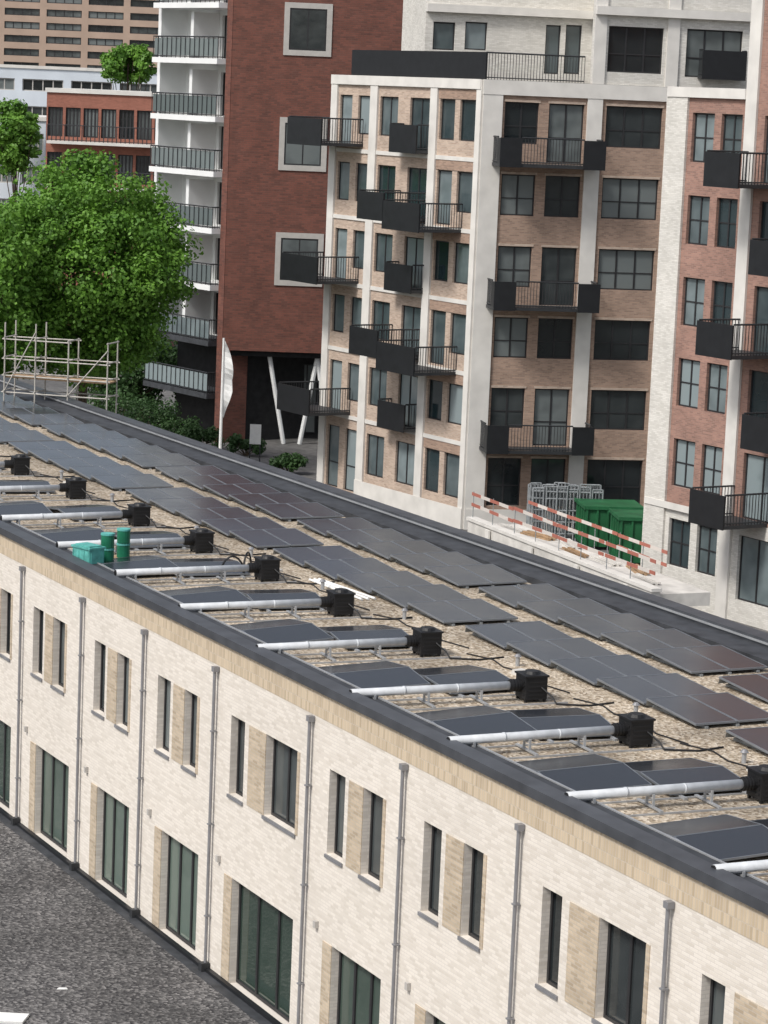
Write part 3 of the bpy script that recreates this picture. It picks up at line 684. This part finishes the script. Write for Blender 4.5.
part('brace', MB().tube((0, -.05, zt_s-2.5), (us[1], -.05, zt_s-.3), .022, n=6), 'scaf', o)
part('brace', MB().tube((us[2], -.05, zt_s-2.5), (us[3], -.05, zt_s-.8), .022, n=6), 'scaf', o)
part('deck', MB().box(0, .05, zt_s-1.98, W_, .95, zt_s-1.93), 'wood', o)

# ------------------------------------------------ construction yard
zw = 2.5
a = on_z(468, 520, zw); b_ = on_z(652, 592, zw); d = b_-a; FWl = Fr(a[:2], math.atan2(d.y, d.x)); Lw = d.length
o = thing('ramp_wall', 'low pale concrete ramp wall in front of the middle tower', 'wall', (a.x, a.y, 0), FWl.a)
part('wall', MB().box(0, 0, 0, Lw, .3, zw), 'concrete', o); part('coping', MB().box(-.05, -.05, zw+.002, Lw+.05, .35, zw+.12), 'stone', o)
part('deck', MB().box(.3, .352, zw-.6, Lw-.31, 2.4, zw-.15), 'concrete', o)
for k in range(4): part('pier', MB().box(Lw*(k+.5)/4, -.12, 0, Lw*(k+.5)/4+.3, -.052, zw-.05), 'stone', o)
rn = random.Random(9)
for row, (v0, gname, nb, l0, l1) in enumerate(((.15, 'front', 4, 0, 1), (2.2, 'rear', 3, .05, .8))):
    for i in range(nb):
        st = Lw*(l1-l0)/nb; p = FWl.W(Lw*l0+st*i+.05, v0, zw+(.12 if row == 0 else -.15))
        o = thing('safety_barrier', '%s row red and white edge barrier on the ramp, %s from the left' % (gname, ORD[i]), 'barrier', p, FWl.a+rn.uniform(-.015, .015), 'red and white barriers on the ramp')
        l_ = st-.03
        for x in (0.05, l_*.5): part('post', MB().tube((x, 0, 0), (x, 0, 1.0), .018, n=6), 'steel', o)
        for z in (.86, .42): part('board', MB().slab((0, z+rn.uniform(-.03, .03)), (l_, z+rn.uniform(-.03, .03)), -.06, -.033, .12), 'stripe', o)
for i in range(7):
    mb = MB()
    for k in range(4): mb.box(-.9, k*.11, k % 2*.055, .9, k*.11+.1, k % 2*.055+.05)
    single('plank_stack', mb, 'wood' if i % 2 else 'concrete', 'loose planks on the ramp deck, %s from the left' % ORD[i], 'planks', FWl.W(Lw*(.10+.12*i), .9+.35*(i % 3), zw-.148), FWl.a+rn.uniform(-.25, .25), 'planks on the ramp deck')
def container(px, py, w, dp, h, lb, rz=.1):
    q = on_z(px, py, 0); o = thing('waste_container', lb, 'container', q, rz)
    b = MB(); b.box(0, 0, .15, w, dp, h)
    for i in range(int(w/.45)+1):
        x = min(w-.08, i*.45); b.box(x, -.07, .2, x+.08, -.002, h-.12)
    for i in range(int(dp/.5)): b.box(-.07, .1+i*.5, .2, -.002, .18+i*.5, h-.12)
    part('body', b, 'green', o)
    r = MB().box(-.09, -.09, h-.12, w+.05, -.003, h+.02); r.box(-.09, -.002, h-.12, -.003, dp+.05, h+.02); part('rim', r, 'green', o)
    part('skid', MB().box(.1, .1, 0, w-.1, dp-.1, .148), 'black', o)
container(618, 566, 2.1, 2.2, 2.0, 'green waste container, nearer of two behind the ramp wall')
container(584, 550, 2.5, 2.2, 1.85, 'green waste container, farther left of two before the tower front', .12)
q = on_z(530, 538, 0)
for i in range(6):
    o = thing('scaffold_frame_stack', 'stacked grey scaffold frames before the tower, %s from the left' % ORD[i], 'scaffold frames', (q.x+i*.5, q.y-.5+i*.05, 0), .1+rn.uniform(-.1, .1), 'stacked grey scaffold frames')
    for k in range(5):
        f = MB(); w_ = .45; h_ = 2.35+rn.uniform(-.15, .1); y = k*.11; x0 = rn.uniform(-.1, .1)
        f.tube((x0, y, 0), (x0, y, h_), .035, n=6).tube((x0+w_, y, 0), (x0+w_, y, h_), .035, n=6)
        for z in (.3, .8, 1.3, 1.8, 2.1, h_): f.tube((x0, y, z), (x0+w_, y, z), .028, n=6)
        f.tube((x0+w_*.33, y, .3), (x0+w_*.33, y, h_), .02, n=5).tube((x0+w_*.66, y, .3), (x0+w_*.66, y, h_), .02, n=5)
        part('frame', f, 'steel', o)

# ------------------------------------------------ light, world, camera
S = Vector((-.62, -.60, 1.0)).normalized()
w = bpy.data.worlds.new("World"); bpy.context.scene.world = w; w.use_nodes = True; nt = w.node_tree
sky = nt.nodes.new('ShaderNodeTexSky'); sky.sky_type = 'NISHITA'; sky.sun_disc = False
sky.sun_elevation = math.asin(S.z); sky.sun_rotation = math.atan2(S.x, S.y); sky.dust_density = 3.0; sky.air_density = 1.0
hs = nt.nodes.new('ShaderNodeHueSaturation'); hs.inputs['Saturation'].default_value = .5; nt.links.new(sky.outputs[0], hs.inputs['Color'])
bg = nt.nodes['Background']; nt.links.new(hs.outputs[0], bg.inputs[0]); bg.inputs[1].default_value = .15
sd = bpy.data.lights.new('sun', 'SUN'); sd.energy = 2.7; sd.angle = math.radians(12); sd.color = (1, .965, .92)
so = bpy.data.objects.new('sun', sd); C.objects.link(so); so.rotation_euler = S.to_track_quat('Z', 'Y').to_euler(); so.location = (0, 0, 60)
cd = bpy.data.cameras.new('camera'); co = bpy.data.objects.new('camera', cd); C.objects.link(co)
cd.sensor_fit = 'VERTICAL'; cd.sensor_height = 24; cd.lens = FPX/1024*24; cd.clip_end = 3000; cd.clip_start = .5
mtx = Matrix.Identity(4)
for i in range(3): mtx[i][0] = RT[i]; mtx[i][1] = UP[i]; mtx[i][2] = -FW[i]; mtx[i][3] = CAM[i]
co.matrix_world = mtx
bpy.context.scene.camera = co
sc = bpy.context.scene; sc.view_settings.view_transform = 'Standard'; sc.view_settings.look = 'None'; sc.view_settings.exposure = 0
